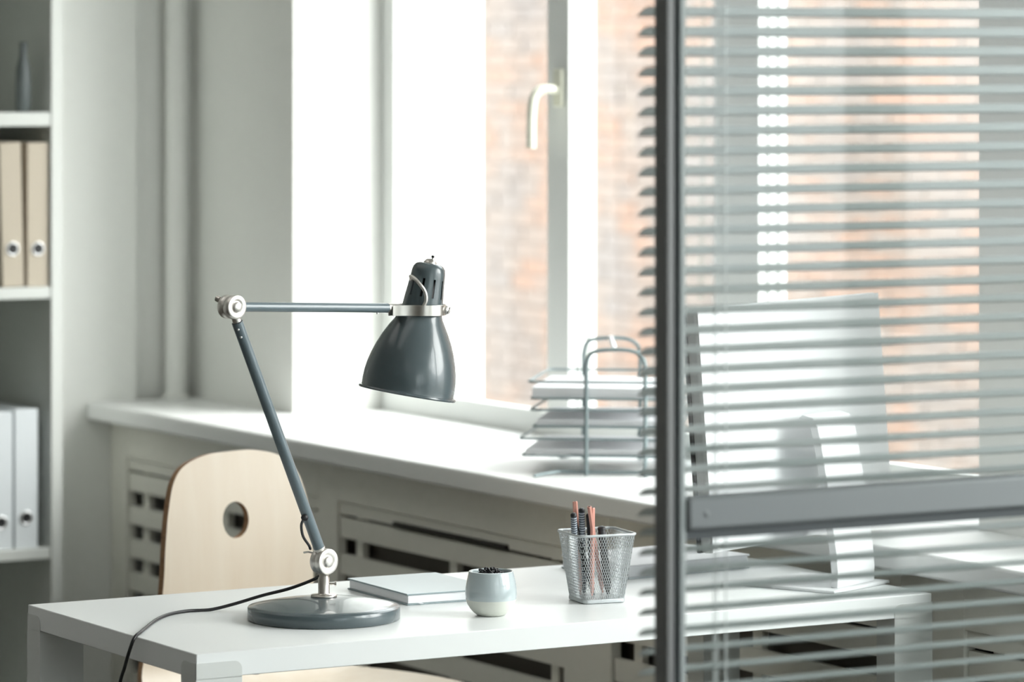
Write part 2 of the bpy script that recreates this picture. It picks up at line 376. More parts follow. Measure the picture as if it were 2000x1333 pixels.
# ---------------------------------------------------------------- desk
DX0, DX1, DY0, DY1, DZ = 2.331, 3.543, 4.833, 5.396, .73
dk = empty('desk', (DX0, DY0, 0), 0, 'white rectangular desk with square metal legs in the foreground', 'desk')
DL, DW = DX1-DX0, DY1-DY0
MB().box(0, DL, 0, DW, DZ-.0335, DZ).build('desk_top', 'desk', dk, bevel=.0012)
LW, LD, e = .068, .045, .0009
for ix in (0, 1):
    for iy in (0, 1):
        x0 = -e if ix == 0 else DL-LW; x1 = LW if ix == 0 else DL+e
        y0 = -e if iy == 0 else DW-LD; y1 = LD if iy == 0 else DW+e
        b = MB(); r_ = .012; zt = DZ-.0125
        b.box(x0, x1, y0, y1, .008, DZ-.034)
        # thin outer cheeks that lap over the edge of the top with one rounded corner
        def cheek(pts2, ax, lo, hi):
            v = []; n = len(pts2)
            for d in (lo, hi):
                for (p, q) in pts2: v.append((p, d, q) if ax == 'y' else (d, p, q))
            b.add(v, [tuple(range(n)), tuple(range(2*n-1, n-1, -1))]+[(i, (i+1) % n, n+(i+1) % n, n+i) for i in range(n)])
        s = 1 if ix == 0 else -1; xa = x0 if ix == 0 else x1; xb = x1 if ix == 0 else x0
        prof = [(xa, DZ-.0345), (xa, zt)]+[(xb-s*r_+s*r_*math.sin(t), zt-r_+r_*math.cos(t)) for t in [i*math.pi/12 for i in range(7)]]+[(xb, DZ-.0345)]
        yo = (-e, -.0001) if iy == 0 else (DW+.0001, DW+e); cheek(prof, 'y', *yo)
        s = 1 if iy == 0 else -1; ya = y0 if iy == 0 else y1; yb = y1 if iy == 0 else y0
        prof = [(ya, DZ-.0345), (ya, zt)]+[(yb-s*r_+s*r_*math.sin(t), zt-r_+r_*math.cos(t)) for t in [i*math.pi/12 for i in range(7)]]+[(yb, DZ-.0345)]
        xo = (-e, -.0001) if ix == 0 else (DL+.0001, DL+e); cheek(prof, 'x', *xo)
        b.build('leg', 'deskleg', dk)
        MB().lathe([(0, 0), (.016, 0), (.016, .008), (0, .008)], 16, Matrix.Translation(((x0+x1)/2, (y0+y1)/2, 0))).build('foot_pad', 'black', dk)
for (bx, by) in ((LW+.03, .02), (.02, LD+.035), (.02, DW-LD-.03), (DL-LW-.03, .02)):
    MB().lathe([(0, 0), (.006, 0), (.006, .003), (0, .003)], 12, Matrix.Translation((bx, by, DZ-.0365))).build('bolt', 'nickel', dk)

# ---------------------------------------------------------------- chair
ch = empty('office_chair', (2.991, 6.064, 0), R(18.4), 'birch plywood chair with an oval hole in its back behind the desk', 'chair')
HP = [(0, .030), (.003, .064), (.011, .101), (.023, .127), (.045, .147), (.078, .160), (.104, .167), (.156, .1745), (.20, .1765), (.25, .181), (.30, .194), (.35, .216), (.40, .234), (.46, .241), (.60, .236), (.68, .226), (.74, .205), (.78, .165), (.80, .10)]
HT_ = [math.sqrt(a) for a, b_ in HP]; HV = [b_ for a, b_ in HP]
def hw(s):   # half width along the shell (smooth Hermite curve); s = distance from top of back
    t = math.sqrt(max(0, s)); k_ = 0
    while k_ < len(HT_)-2 and t > HT_[k_+1]: k_ += 1
    def sl_(i_):
        a, b_ = max(0, i_-1), min(len(HT_)-1, i_+1); return (HV[b_]-HV[a])/(HT_[b_]-HT_[a])
    d = HT_[k_+1]-HT_[k_]; u = (t-HT_[k_])/d
    return (2*u**3-3*u*u+1)*HV[k_]+(u**3-2*u*u+u)*d*sl_(k_)+(3*u*u-2*u**3)*HV[k_+1]+(u**3-u*u)*d*sl_(k_+1)
def path(s):  # (y, z): local -y is the front of the chair
    zt = .863
    if s < .33: return (.012*math.sin((s)/.33*math.pi)*-1+.010*(1-s/.33), zt-s)
    r_ = .07; L = r_*math.pi/2*1.05
    if s < .33+L:
        a = (s-.33)/L*math.pi/2*1.03; return (-(r_-r_*math.cos(a)), zt-.33-r_*math.sin(a))
    a = math.pi/2*1.03; y = -(r_-r_*math.cos(a)); z_ = zt-.33-r_*math.sin(a); d = s-.33-L
    return (y-d, z_+.04*d*max(0, 1-d/.3)*1.0-.10*max(0, d-.27)**1.2)
NS, NU = 70, 20; v = []; f = []
for i in range(NS+1):
    s_ = .14*(i/24)**2 if i <= 24 else .14+.66*(i-24)/(NS-24)
    h = hw(s_); y, z_ = path(s_)
    for j in range(NU+1):
        u = -1+2*j/NU; x = u*h
        back = max(0, 1-s_/.4); seat = 1-back
        v.append((x, y-.018*back*u*u*(h/.2)**2, z_+.012*seat*u*u))
for i in range(NS):
    for j in range(NU): a = i*(NU+1)+j; f.append((a, a+1, a+NU+2, a+NU+1))
b = MB(); b.add(v, f, True); me = bpy.data.meshes.new('seat_shell'); me.from_pydata(b.v, [], b.f)
for p in me.polygons: p.use_smooth = True
me.materials.append(M['birch']); me.materials.append(M['plyedge'])
sh = bpy.data.objects.new('seat_shell', me); COL.objects.link(sh); sh.parent = ch
so = sh.modifiers.new('s', 'SOLIDIFY'); so.thickness = .011; so.offset = 0; so.material_offset_rim = 1; bake(sh)
c = MB().lathe([(0, -.1), (.0305, -.1), (.0305, .1), (0, .1)], 40, Matrix.Translation((0, 0, .749)) @ Matrix.Rotation(R(90), 4, 'X')).build('cutter', 'plyedge', ch)
cut(sh, [c])
try: sh.data.set_sharp_from_angle(angle=R(40))
except Exception: pass
for bx, by in ((-.06, -.17), (.06, -.17), (-.06, -.31), (.06, -.31)):
    MB().lathe([(0, .004), (.005, .0035), (.008, .001), (.009, -.002), (0, -.002)], 16, Matrix.Translation((bx, by, .4735))).build('bolt', 'chrome', ch)
MB().box(-.08, .08, -.34, -.14, .425, .455).build('seat_mount', 'nickel', ch, bevel=.005)
MB().tube([(0, -.24, .10), (0, -.24, .428)], [.025, .025], 20).build('gas_column', 'nickel', ch)
for k in range(5):
    a = k*2*math.pi/5+.3; d = Vector((math.cos(a), math.sin(a), 0)); o_ = Vector((0, -.24, .11))
    MB().tube([o_+d*.02, o_+d*.26-Vector((0, 0, .025))], [.02, .013], 12).build('leg', 'nickel', ch)
    p = o_+d*.26; p.z = .028; n_ = Vector((-d.y, d.x, 0))
    MB().tube([p-n_*.022, p-n_*.004], .027, 18).tube([p+n_*.004, p+n_*.022], .027, 18).tube([p-n_*.005, p+n_*.005], .012, 10).tube([p+Vector((0, 0, .01)), p+Vector((0, 0, .056))], .007, 8).build('caster', 'caster', ch)

# ---------------------------------------------------------------- desk lamp (local x along the arm, local -y towards the joint faces)
lp = empty('desk_lamp', (2.635, 5.047, DZ), R(13.5), 'grey metal desk lamp with jointed arm and bell shade, standing on the desk', 'lamp')
MB().lathe([(0, .0002), (.1062, .0002), (.1084, .0015), (.1084, .0172), (.1076, .0182), (.095, .0208), (.07, .0255), (.04, .0295), (.018, .0318), (0, .0318)], 96).build('base', 'lamp', lp)
stm = MB().lathe([(0, .0315), (.0185, .0315), (.0188, .0335), (.0175, .0350), (.0088, .0355), (.0082, .037), (.0082, .0585), (.0068, .0595), (.0068, .068), (0, .068)], 32).build('stem', 'nickel', lp)
MB().cyl((.005, -.005, .050), (.0115, -.011, .050), .0017, 12).cyl((.0110, -.0105, .050), (.0128, -.0122, .050), .0036, 16).build('set_screw', 'nickel', stm)
EZ = .451; EX = -.170; J = Vector((0, 0, .082)); E = Vector((EX, 0, EZ)); Cc = Vector((.180, 0, .434))
RY = Matrix.Rotation(R(90), 4, 'X')     # lathe axis z -> local -y
def joint(name, c, r, hl, mname, parent):
    # two discs with a groove between, plus domed bolt on the front face
    mt = Matrix.Translation(c) @ RY
    prof = [(0, -hl), (r*.9, -hl), (r, -hl+.0012), (r, -.0012), (r*.9, -.0006), (r*.9, .0006), (r, .0012), (r, hl-.0006), (r*.96, hl), (r*.52, hl), (r*.50, hl-.0006), (r*.46, hl-.0006), (r*.45, hl+.0010), (r*.36, hl+.0022), (r*.2, hl+.0032), (0, hl+.0036)]
    return MB().lathe(prof, 48, mt).build(name, mname, parent)
M['joint_bright'] = mat('satin_nickel', (.80, .77, .73), .42, 1)
j1 = joint('lower_joint', J, .0183, .0105, 'joint_bright', lp)
MB().tube([J+Vector((-.004, .009, .010)), J+Vector((-.014, .018, .013)), J+Vector((-.020, .021, .012))], .0013, 8).build('tension_lever', 'nickel', j1)
j2 = joint('elbow_joint', E, .0166, .0125, 'joint_bright', lp)
MB().cyl(E+Vector((0, .012, .0)), E+Vector((-.004, .022, .010)), .003, 12).cyl(E+Vector((-.004, .020, .009)), E+Vector((-.005, .026, .011)), .0045, 14).build('wing_nut', 'nickel', j2)
dv = (E-J).normalized(); p0 = J+dv*.022; p1 = E-dv*.024
la = MB().tube([p0, p1], .0080, 24).build('lower_arm', 'lamparm', lp)
MB().tube([J+dv*.014, p0+dv*.001], .0062, 20).tube([p0-dv*.002, p0+dv*.0005], .0085, 20).build('ferrule', 'joint_bright', la)
MB().tube([E-dv*.012, p1+dv*.001], .0062, 20).build('ferrule', 'joint_bright', la)
sidev = Vector((-.72, -.55, -.1)).normalized()
for q in (.010, .022): MB().lathe([(0, .002), (.0015, .0016), (.002, 0), (0, -.001)], 12, Matrix.Translation(p1-dv*q+sidev*.0078) @ sidev.to_track_quat('Z', 'Y').to_matrix().to_4x4()).build('grub_screw', 'chrome', la)
du = (Cc-E).normalized(); q0 = E+du*.021; q1 = Cc-du*.058
ua = MB().tube([q0, q1], .0068, 24).build('upper_arm', 'lamparm', lp)
MB().tube([E+du*.014, q0+du*.001], .0055, 20).build('ferrule', 'joint_bright', ua)
MB().tube([q1-du*.001, q1+du*.014, q1+du*.024], [.0071, .0071, .005], 20).build('ferrule', 'joint_bright', ua)
MB().cyl(q1-du*.02+Vector((0, 0, -.006)), q1-du*.02+Vector((0, 0, -.009)), .0015, 8).build('grub_screw', 'chrome', ua)
# clamp ring round the neck of the shade with forked ends
ax = Vector((.157, -.088, .983)).normalized(); RIM = Cc+Vector((.0043, -.0041, -.0055))-ax*.121
clz = Cc
cmt = Matrix.Translation(Cc+Vector((.004, -.004, -.002))) @ Vector((0, 0, 1)).rotation_difference(Vector((0.02, 0, 1))).to_matrix().to_4x4()
b = MB(); rc, th_ = .0355, .0014; zt, zb = .0065, -.0065; pts = []
pts.append((q1+du*.016-Cc).to_2d()+Vector((0, -.006)))
for k in range(19):
    a = R(205)+R(150)*k/18; pts.append(Vector((rc*math.cos(a), rc*math.sin(a))))
for sgn in (1, -1):
    P = [Vector((-.060, sgn*-.0045)), Vector((-.050, sgn*-.0075))]+[Vector((rc*math.cos(R(t)), sgn*rc*math.sin(R(t)))) for t in range(212, 360, 8)]+[Vector((rc+.004, sgn*-.004)), Vector((rc+.010, sgn*-.0035))]
    vv = []; n = len(P)
    for i, p in enumerate(P):
        t = (P[min(i+1, n-1)]-P[max(i-1, 0)]).normalized(); nn = Vector((t.y, -t.x))*th_/2
        hh = .0078
        for q, z_ in ((p+nn, hh), (p+nn, -hh), (p-nn, -hh), (p-nn, hh)): vv.append(cmt @ Vector((q.x, q.y, z_)))
    ff = [(i*4+k, i*4+(k+1) % 4, i*4+4+(k+1) % 4, i*4+4+k) for i in range(n-1) for k in range(4)]+[(0, 1, 2, 3), ((n-1)*4+3, (n-1)*4+2, (n-1)*4+1, (n-1)*4)]
    b.add(vv, ff)
cl = b.build('clamp', 'nickel', lp, bevel=.0004)
cs = cmt @ Vector((.0215, -.0295, .0))
MB().lathe([(0, -.006), (.0062, -.006), (.0068, 0), (.0062, .003), (.004, .0052), (0, .006)], 24, Matrix.Translation(cs) @ RY).build('clamp_screw', 'joint_bright', cl)
MB().obox(Matrix.Translation(cs+Vector((0, -.0058, 0))) @ Matrix.Rotation(R(35), 4, 'Y'), .0008, .001, .0105).build('screw_slot', 'black', cl)
# shade
k = 1/1345.
prof = [(95, 0), (96.5, 2.5), (95, 5), (91.5, 6), (91, 9), (91.3, 20), (90.5, 36), (88, 52), (83.5, 70), (77, 90), (68.5, 110), (59, 128), (50, 143), (43.5, 154), (40.5, 163), (39.6, 175), (38.3, 190), (36.0, 210), (34.2, 228), (33.2, 242), (31.5, 250), (27, 256), (20, 259), (0, 260)]
outp = [(r*k, s*k) for r, s in prof]; inner = [(max(0, r-1.6)*k, (s-1.6 if s > 250 else s)*k) for r, s in prof if s >= 6]
inner = inner[::-1]
smt = Matrix.Translation(RIM) @ Vector((0, 0, 1)).rotation_difference(ax).to_matrix().to_4x4()
closed = outp[:]+[(max(0, r), s) for r, s in inner]+[((93)*k, 1*k), (95*k, 0)]
shd = MB().lathe(closed, 96, smt).build('shade', 'lamp', lp)
bm_ = bmesh.new(); bm_.from_mesh(shd.data); bmesh.ops.remove_doubles(bm_, verts=bm_.verts, dist=1e-6); bmesh.ops.recalc_face_normals(bm_, faces=bm_.faces); bm_.to_mesh(shd.data); bm_.free()
cutters = []
for n in range(10):
    a = R(-143+36*n)
    cm = smt @ Matrix.Rotation(a, 4, 'Z') @ Matrix.Translation((.0265, 0, 211*k))
    cc = MB(); cc.obox(cm, .02, .0034, 36*k)
    cutters.append(cc.build('cutter', 'black', lp))
cut(shd, cutters)
try: shd.data.set_sharp_from_angle(angle=R(40))
except Exception: pass
for p in shd.data.polygons: p.use_smooth = True
try: shd.data.set_sharp_from_angle(angle=R(40))
except Exception: pass
MB().lathe([(0, 150*k), (20*k, 150*k), (22*k, 160*k), (22*k, 240*k), (0, 240*k)], 24, smt).build('lamp_socket', 'black', lp)
MB().lathe([(0, 85*k), (14*k, 88*k), (24*k, 105*k), (22*k, 125*k), (12*k, 145*k), (12*k, 152*k), (0, 152*k)], 24, smt).build('bulb', 'pot', lp)
kn = MB().lathe([(13*k, 258.5*k), (13*k, 261*k), (9*k, 266*k), (4*k, 268*k), (0, 268.5*k)], 24, smt).build('top_knob', 'nickel', lp)
MB().lathe([(1.2*k, 267*k), (1.2*k, 270*k), (3*k, 270.5*k), (3*k, 275*k), (0, 275.5*k)], 16, smt @ Matrix.Translation((4*k, 0, 0))).build('knob_pin', 'black', kn)
# curved flat handle in front of the neck
def onax(s, a, r): return smt @ Vector((r*math.cos(R(a)), r*math.sin(R(a)), s*k))
hp = [onax(224, -187, 33*k), onax(228, -185, 42*k), onax(225, -165, 46*k), onax(215, -147, 47*k), onax(203, -133, 47*k), onax(188, -127, 46*k), onax(173, -131, 44*k)]
MB().tube(spline(hp, 6), .0027, 10).tube([onax(224, -187, 30*k), onax(224, -187, 40*k)], .0035, 12).build('shade_handle', 'joint_bright', lp)
# cable loop at the foot of the lower arm, power cord from the stem
g = p0+dv*.050+Vector((-.0085, -.003, 0))
b = MB().lathe([(0, -.005), (.004, -.004), (.0055, 0), (.004, .004), (0, .005)], 16, Matrix.Translation(g)); b.build('cable_grommet', 'black', la)
MB().tube(spline([g, g+Vector((-.006, 0, -.010)), g+Vector((-.003, 0, -.026)), g+Vector((.008, .0, -.040)), g+Vector((.014, .004, -.046))], 6), .0020, 8).build('cable_loop', 'black', la)
inv = lp.matrix_basis.inverted(); bpy.context.view_layer.update(); inv = lp.matrix_world.inverted()
wp = [(2.640, 5.060, .792), (2.633, 5.078, .782), (2.618, 5.120, .766), (2.595, 5.160, .753), (2.560, 5.186, .7395), (2.53, 5.198, .7325), (2.497, 5.202, .7325), (2.46, 5.186, .7325), (2.42, 5.145, .7325), (2.375, 5.083, .7325), (2.345, 5.038, .7335), (2.326, 5.018, .729), (2.320, 5.022, .71), (2.318, 5.032, .688), (2.316, 5.045, .66), (2.314, 5.055, .6), (2.30, 5.06, .4), (2.28, 5.04, .15), (2.26, 4.98, .012), (2.22, 4.8, .004), (2.1, 4.6, .004)]
MB().tube([inv @ q for q in spline(wp, 8)], .0024, 10).build('power_cord', 'black', lp)

# ---------------------------------------------------------------- notebook
nb = empty('notebook', (2.803, 5.107, DZ), R(-2.5), 'closed grey-white hardcover notebook lying behind the small pot', 'notebook')
MB().box(.002, .146, .002, .200, .002, .0145).build('pages', 'white_paper', nb, bevel=.001)
MB().box(0, .148, 0, .203, 0, .0021).build('cover', 'bookedge', nb, bevel=.0008)
tc_ = MB().box(0, .148, 0, .203, .0146, .0164).build('cover', 'bookedge', nb, bevel=.0006)
MB().box(.0006, .1474, .0006, .2024, .01642, .0168).build('cover_cloth', 'book', tc_)
MB().box(.018, .024, -.006, .01, .0021, .0025).build('ribbon', 'white_paper', nb)

# ---------------------------------------------------------------- small pot with clips
pt = empty('ceramic_pot', (2.859, 4.960, DZ), 0, 'small round two-tone ceramic pot holding black clips on the desk edge', 'pot')
rs = 1/1361.
def prof_pot(lo, hi):
    P = [(22, 0), (28, 1.5), (35, 7), (41, 14), (46, 22), (49.5, 32), (50.6, 42), (50, 52), (48.5, 62), (46.5, 72), (44.7, 80), (43.8, 84)]
    return [(r*rs, z_*rs) for r, z_ in P if lo <= z_ <= hi]
MB().lathe([(0, 0)]+prof_pot(0, 32), 64).build('lower_body', 'rawclay', pt)
MB().lathe(prof_pot(32, 84)+[(43*rs, 86*rs), (41.5*rs, 86.5*rs), (40*rs, 84*rs), (41*rs, 76*rs), (44*rs, 60*rs), (0, 58*rs)], 64).build('glazed_body', 'glaze', pt)
clipm = None
for n in range(13):
    a = n*2.399; rr = .017*math.sqrt((n+.5)/13); zz = DZ+.0505+.013*(1-rr/.03)+random.uniform(0, .004)
    if clipm is None:
        bmk = MB(); L_ = .0105
        bmk.tube(spline([(-.0028, -L_, 0), (-.0028, L_*.6, 0), (0, L_, 0), (.0028, L_*.6, 0), (.0028, -L_*.6, 0), (.0012, -L_, .0006), (-.0012, -L_*.6, .0012), (-.0014, L_*.3, .0012)], 3), .0010, 6)
        bmk.box(-.0035, .0035, -.0035, .0035, -.003, .0005)
        clipm = bmk.mesh('paper_clip'); clipm.materials.append(M['black']); clipm.materials.append(M['nickel'])
    o = share('paper_clip', clipm, None, (2.859+rr*math.cos(a), 4.960+rr*math.sin(a), zz), (random.uniform(-.9, .9), random.uniform(-.9, .9), random.uniform(0, 6)))
    tag(o, 'small black clip in the heap inside the ceramic pot', 'clip', 'black clips in the ceramic pot')

# ---------------------------------------------------------------- mesh pencil cup
cup = empty('pencil_cup', (3.068, 5.012, DZ), R(-8.8), 'silver wire-mesh square pencil cup on the desk', 'pencil cup')
def rsq(h, r, n=5):
    out = []
    for cx, cy, a0 in ((h-r, h-r, 0), (-h+r, h-r, 90), (-h+r, -h+r, 180), (h-r, -h+r, 270)):
        for i in range(n+1): a = R(a0+90*i/n); out.append(Vector((cx+r*math.cos(a), cy+r*math.sin(a), 0)))
    return out
HB, HT, ZT, ZB = .0325, .0455, .101, .0055
def ring(zs):
    b = MB(); n = len(zs[0][0]); v = []; f = []
    for P, z_ in zs: v += [(p.x, p.y, z_) for p in P]
    m_ = len(zs)
    for i in range(m_-1):
        for j in range(n): f.append((i*n+j, i*n+(j+1) % n, (i+1)*n+(j+1) % n, (i+1)*n+j))
    f.append(tuple(range(n-1, -1, -1))); f.append(tuple((m_-1)*n+j for j in range(n)))
    return b.add(v, f, False)
ring([(rsq(HB-.002, .008), .0), (rsq(HB+.001, .009), .0015), (rsq(HB+.001, .009), .006), (rsq(HB-.0005, .008), .007)]).build('base', 'wire', cup, bevel=.0005)
MB().tube([p+Vector((0, 0, ZT)) for p in rsq(HT, .011)], .0019, 10, closed=True).build('rim', 'wire', cup)
# woven wall unwrapped: perimeter parameter around rounded square
peri_n = 4*29
def wallpt(t, v_):
    # t in [0,1) around, v in [0,1] upward
    h = HB+(HT-HB)*v_; r = .008+.003*v_; L = 2*(h-r); C_ = r*math.pi/2; P_ = 4*(L+C_); d = (t % 1)*P_+(L/2)
    side = int(d//(L+C_)) % 4; q = d % (L+C_)
    if q < L: p = Vector((h, -h+r+q, 0))
    else: a = (q-L)/r; p = Vector((h-r+r*math.cos(a), h-r+r*math.sin(a), 0))
    p = Matrix.Rotation(side*math.pi/2, 3, 'Z') @ p
    p.z = ZB+(ZT-ZB)*v_; return p
for side in range(4):
    b = MB(); nst = 21; hv = .0031
    t0, t1 = side/4-.125+.0, side/4+.125
    rows = 34
    for dirn in (1, -1):
        for i in range(-12, nst+12):
            pts = []
            for j in range(rows+1):
                vv_ = j/rows; u = (i+dirn*vv_*11)/nst if dirn == 1 else (i-vv_*11)/nst
                if 0 <= u <= 1: pts.append((t0+(t1-t0)*u, vv_))
            if len(pts) < 3: continue
            pts = pts[::3]+([pts[-1]] if (len(pts)-1) % 3 else [])
            W = .00058/(.08*4)
            v = []
            for (t, q) in pts:
                a = wallpt(t-W/2*1.1, q); c_ = wallpt(t+W/2*1.1, q); m2 = Vector((a.x+c_.x, a.y+c_.y, 0)).normalized()*.0003
                v += [a+m2, c_+m2, c_-m2, a-m2]
            n = len(pts); f = [(i2*4+k2, i2*4+(k2+1) % 4, i2*4+4+(k2+1) % 4, i2*4+4+k2) for i2 in range(n-1) for k2 in range(4)]
            b.add(v, f)
    o = b.build('mesh_wall', 'wire', cup); o['kind'] = 'stuff'

# things in the cup
def stick(name, top, bot, r, m, label, cat, group=None, cap=None):
    t, bo = Vector(top), Vector(bot); d = t-bo; L = d.length
    e_ = empty(name, bo, 0, label, cat, group); e_.rotation_euler = d.to_track_quat('Z', 'Y').to_euler()
    MB().lathe([(0, 0), (r*.4, .001), (r, .014), (r, L-.001), (r*.9, L), (0, L)], 6 if name == 'pencil' else 16, smooth=name != 'pencil').build('barrel', m, e_)
    if cap: MB().lathe([(r*1.03, L-.003), (r*1.03, L), (r*.6, L+.002), (0, L+.002)], 16).build('end_cap', cap, e_)
    else: MB().lathe([(r*.45, L-.0005), (r*.45, L+.0004), (0, L+.0004)], 10).build('lead', 'black', e_)
    return e_
zb = .7375
stick('pencil', (3.0430, 5.0322, .8756), (3.052, 5.032, zb), .0037, 'pink', 'rose-copper pencil, tallest one at the left of the cup', 'pencil', 'rose pencils in the mesh cup')
stick('pencil', (3.0508, 5.0045, .8703), (3.089, 5.030, zb), .0037, 'pink', 'rose-copper pencil leaning with its foot to the right in the cup', 'pencil', 'rose pencils in the mesh cup')
stick('pencil', (3.0600, 5.0098, .8675), (3.0600, 5.012, zb), .0037, 'pink', 'rose-copper pencil standing upright in the middle of the cup', 'pencil', 'rose pencils in the mesh cup')
stick('pen', (3.0242, 5.0050, .8602), (3.050, 5.040, zb), .0045, 'tartan', 'dark pen with pale stripes at the left front of the cup', 'pen', 'striped pens in the mesh cup', 'black')
stick('pen', (3.0462, 5.0187, .8647), (3.0640, 5.041, zb), .0045, 'tartan', 'dark pen with pale stripes in the centre of the mesh cup', 'pen', 'striped pens in the mesh cup', 'black')
stick('pen', (3.0390, 5.0300, .8500), (3.0687, 5.0209, zb), .0042, 'black', 'plain black pen between the two striped pens in the cup', 'pen', None, 'black')
stick('pen', (3.0600, 5.0225, .8555), (3.079, 5.041, zb), .0036, 'black', 'slim black pen just behind the rose pencils in the cup', 'pen', None, 'black')
stick('marker_pen', (3.0737, 5.0082, .8376), (3.0905, 5.016, zb), .0058, 'black', 'short thick black marker pen at the right in the mesh cup', 'marker', None, 'black')

# ---------------------------------------------------------------- book on desk behind the cup
bk = empty('white_book', (3.236, 5.190, DZ), R(6), 'large white book lying flat on the desk behind the mesh cup', 'book')
MB().box(0, .235, .002, .17, .003, .0185).build('pages', 'white_paper', bk, bevel=.001)
MB().box(-.001, .238, 0, .173, 0, .003).build('cover', 'book', bk, bevel=.0008)
MB().box(-.001, .238, 0, .173, .0186, .0215).build('cover', 'white_paper', bk, bevel=.0008)

# ---------------------------------------------------------------- computer
im = empty('desktop_computer', (3.436, 5.035, DZ), R(22.9), 'aluminium all-in-one desktop computer seen from behind through the blind', 'computer')
b = MB(); FW = .068
b.box(-.08, .078, -.12, .04, .0, .005); ft = b.build('stand_foot', 'imac', im, bevel=.0015)
b = MB(); prof = []
for y, z_ in [(-.108, .005), (-.109, .03), (-.106, .06), (-.098, .11), (-.090, .16), (-.080, .215), (-.073, .244), (-.064, .257), (-.046, .261)]: prof.append((y, z_))
inn = [(y+.012*(1 if z_ < .25 else .6), max(.005, z_-.006)) for y, z_ in prof]
v = []
for x in (-.052, .052):
    for y, z_ in prof+inn[::-1]: v.append((x, y, z_))
n = len(prof)*2; m_ = len(prof)
ff = [(i, i+1, n-2-i, n-1-i) for i in range(m_-1)]+[(n+i+1, n+i, n+n-1-i, n+n-2-i) for i in range(m_-1)]+[(i, n+i, n+(i+1) % n, (i+1) % n) for i in range(n)]
b.add(v, ff); b.build('stand_leg', 'imac', im, bevel=.001)
pn = empty('screen_unit', (0, 0, .066)); pn.parent = im; pn.rotation_euler = (R(-4.5), 0, 0)
bpy.data.objects.remove(pn)
tilt = Matrix.Translation((0, 0, .066)) @ Matrix.Rotation(R(-4.5), 4, 'X')
def tbox(name, m, x0, x1, y0, y1, z0, z1, par, bev=0):
    n = MB().box(x0, x1, y0, y1, z0, z1); bb_ = MB().add([tilt @ Vector(q) for q in n.v], n.f); return bb_.build(name, m, par, bevel=bev)
PW, PH = .255, .362
tilt = Matrix.Translation((.030, 0, 0)) @ tilt
cas = tbox('side_frame', 'imac_shaded', -PW, PW, 0, .022, 0, PH, im, .006)
tbox('glass_front', 'screen', -PW+.0005, PW-.0005, .0221, .0290, .0005, PH-.0005, im, .002)
# bulged back shell
v = []; f = []; NX, NZ = 16, 12
for i in range(NZ+1):
    for j in range(NX+1):
        u = -1+2*j/NX; q = -1+2*i/NZ
        d = .026*(1-abs(u)**2.6)*(1-abs(q)**3.2)
        v.append(tilt @ Vector((u*(PW-.001), -.0006-d, PH/2+q*(PH/2-.001))))
for i in range(NZ):
    for j in range(NX): a = i*(NX+1)+j; f.append((a, a+1, a+NX+2, a+NX+1))
MB().add(v, f, True).build('back_shell', 'imac', im)

# ---------------------------------------------------------------- letter trays on the sill
u_ = Vector((.785, -.619, 0)); v_ = Vector((.619, .785, 0)); ang = math.atan2(u_.y, u_.x)
tr = empty('letter_tray_rack', (3.630, 6.165, SZ), ang, 'grey wire three-tier letter tray with carrying hoops on the window sill', 'letter tray')
TW_, TD = .262, .29
def rrect(x0, x1, y0, y1, r, z, n=4):
    out = []
    for cx, cy, a0 in ((x1-r, y1-r, 0), (x0+r, y1-r, 90), (x0+r, y0+r, 180), (x1-r, y0+r, 270)):
        for i in range(n+1): a = R(a0+90*i/n); out.append((cx+r*math.cos(a), cy+r*math.sin(a), z))
    return out
tiers = [(.034, -.016), (.086, .004), (.136, 0.0)]
for zt, dx in tiers:
    t = MB().tube(rrect(dx, dx+TW_, 0, TD, .012, zt+.030), .0024, 8, closed=True).build('tray', 'traywire', tr)
    MB().tube(rrect(dx+.004, dx+TW_-.004, .004, TD-.004, .010, zt), .0024, 8, closed=True).build('lower_rim', 'traywire', t)
    b = MB()
    for i in range(1, 12): x = dx+TW_*i/12; b.tube([(x, .006, zt), (x, TD-.006, zt)], .0011, 6)
    o = b.build('grid_wires', 'traywire', t); o['kind'] = 'stuff'
for y, dx in ((-.003, .012), (TD+.003, -.029)):
    hp = [(.093+dx, y, .0), (.093+dx, y, .195), (.098+dx, y, .213), (.112+dx, y, .222), (.15+dx, y, .225), (.178+dx, y, .222), (.194+dx, y, .212), (.199+dx, y, .195), (.199+dx, y, .0)]
    MB().tube([hp[0]]+spline(hp[1:-1], 5)+[hp[-1]], .0038, 10).build('hoop', 'traywire', tr)
MB().tube([(.156, -.003, .225), (.115, TD+.003, .225)], .0045, 10).build('cross_bar', 'white_paper', tr)
for y in (.0, TD):
    MB().tube(spline([(-.0+.018, y-.05 if y == 0 else y+.0, .003), (.05, y-.01 if y == 0 else y, .006), (.08, y, .006), (.25, y, .006)], 5), .003, 8).build('foot_bar', 'traywire', tr)
bpy.context.view_layer.update()
lbl = ['lowest white paper stack in the wire letter tray', 'white paper stack in the middle tier of the letter tray', 'topmost white paper stack, curling out of the letter tray']
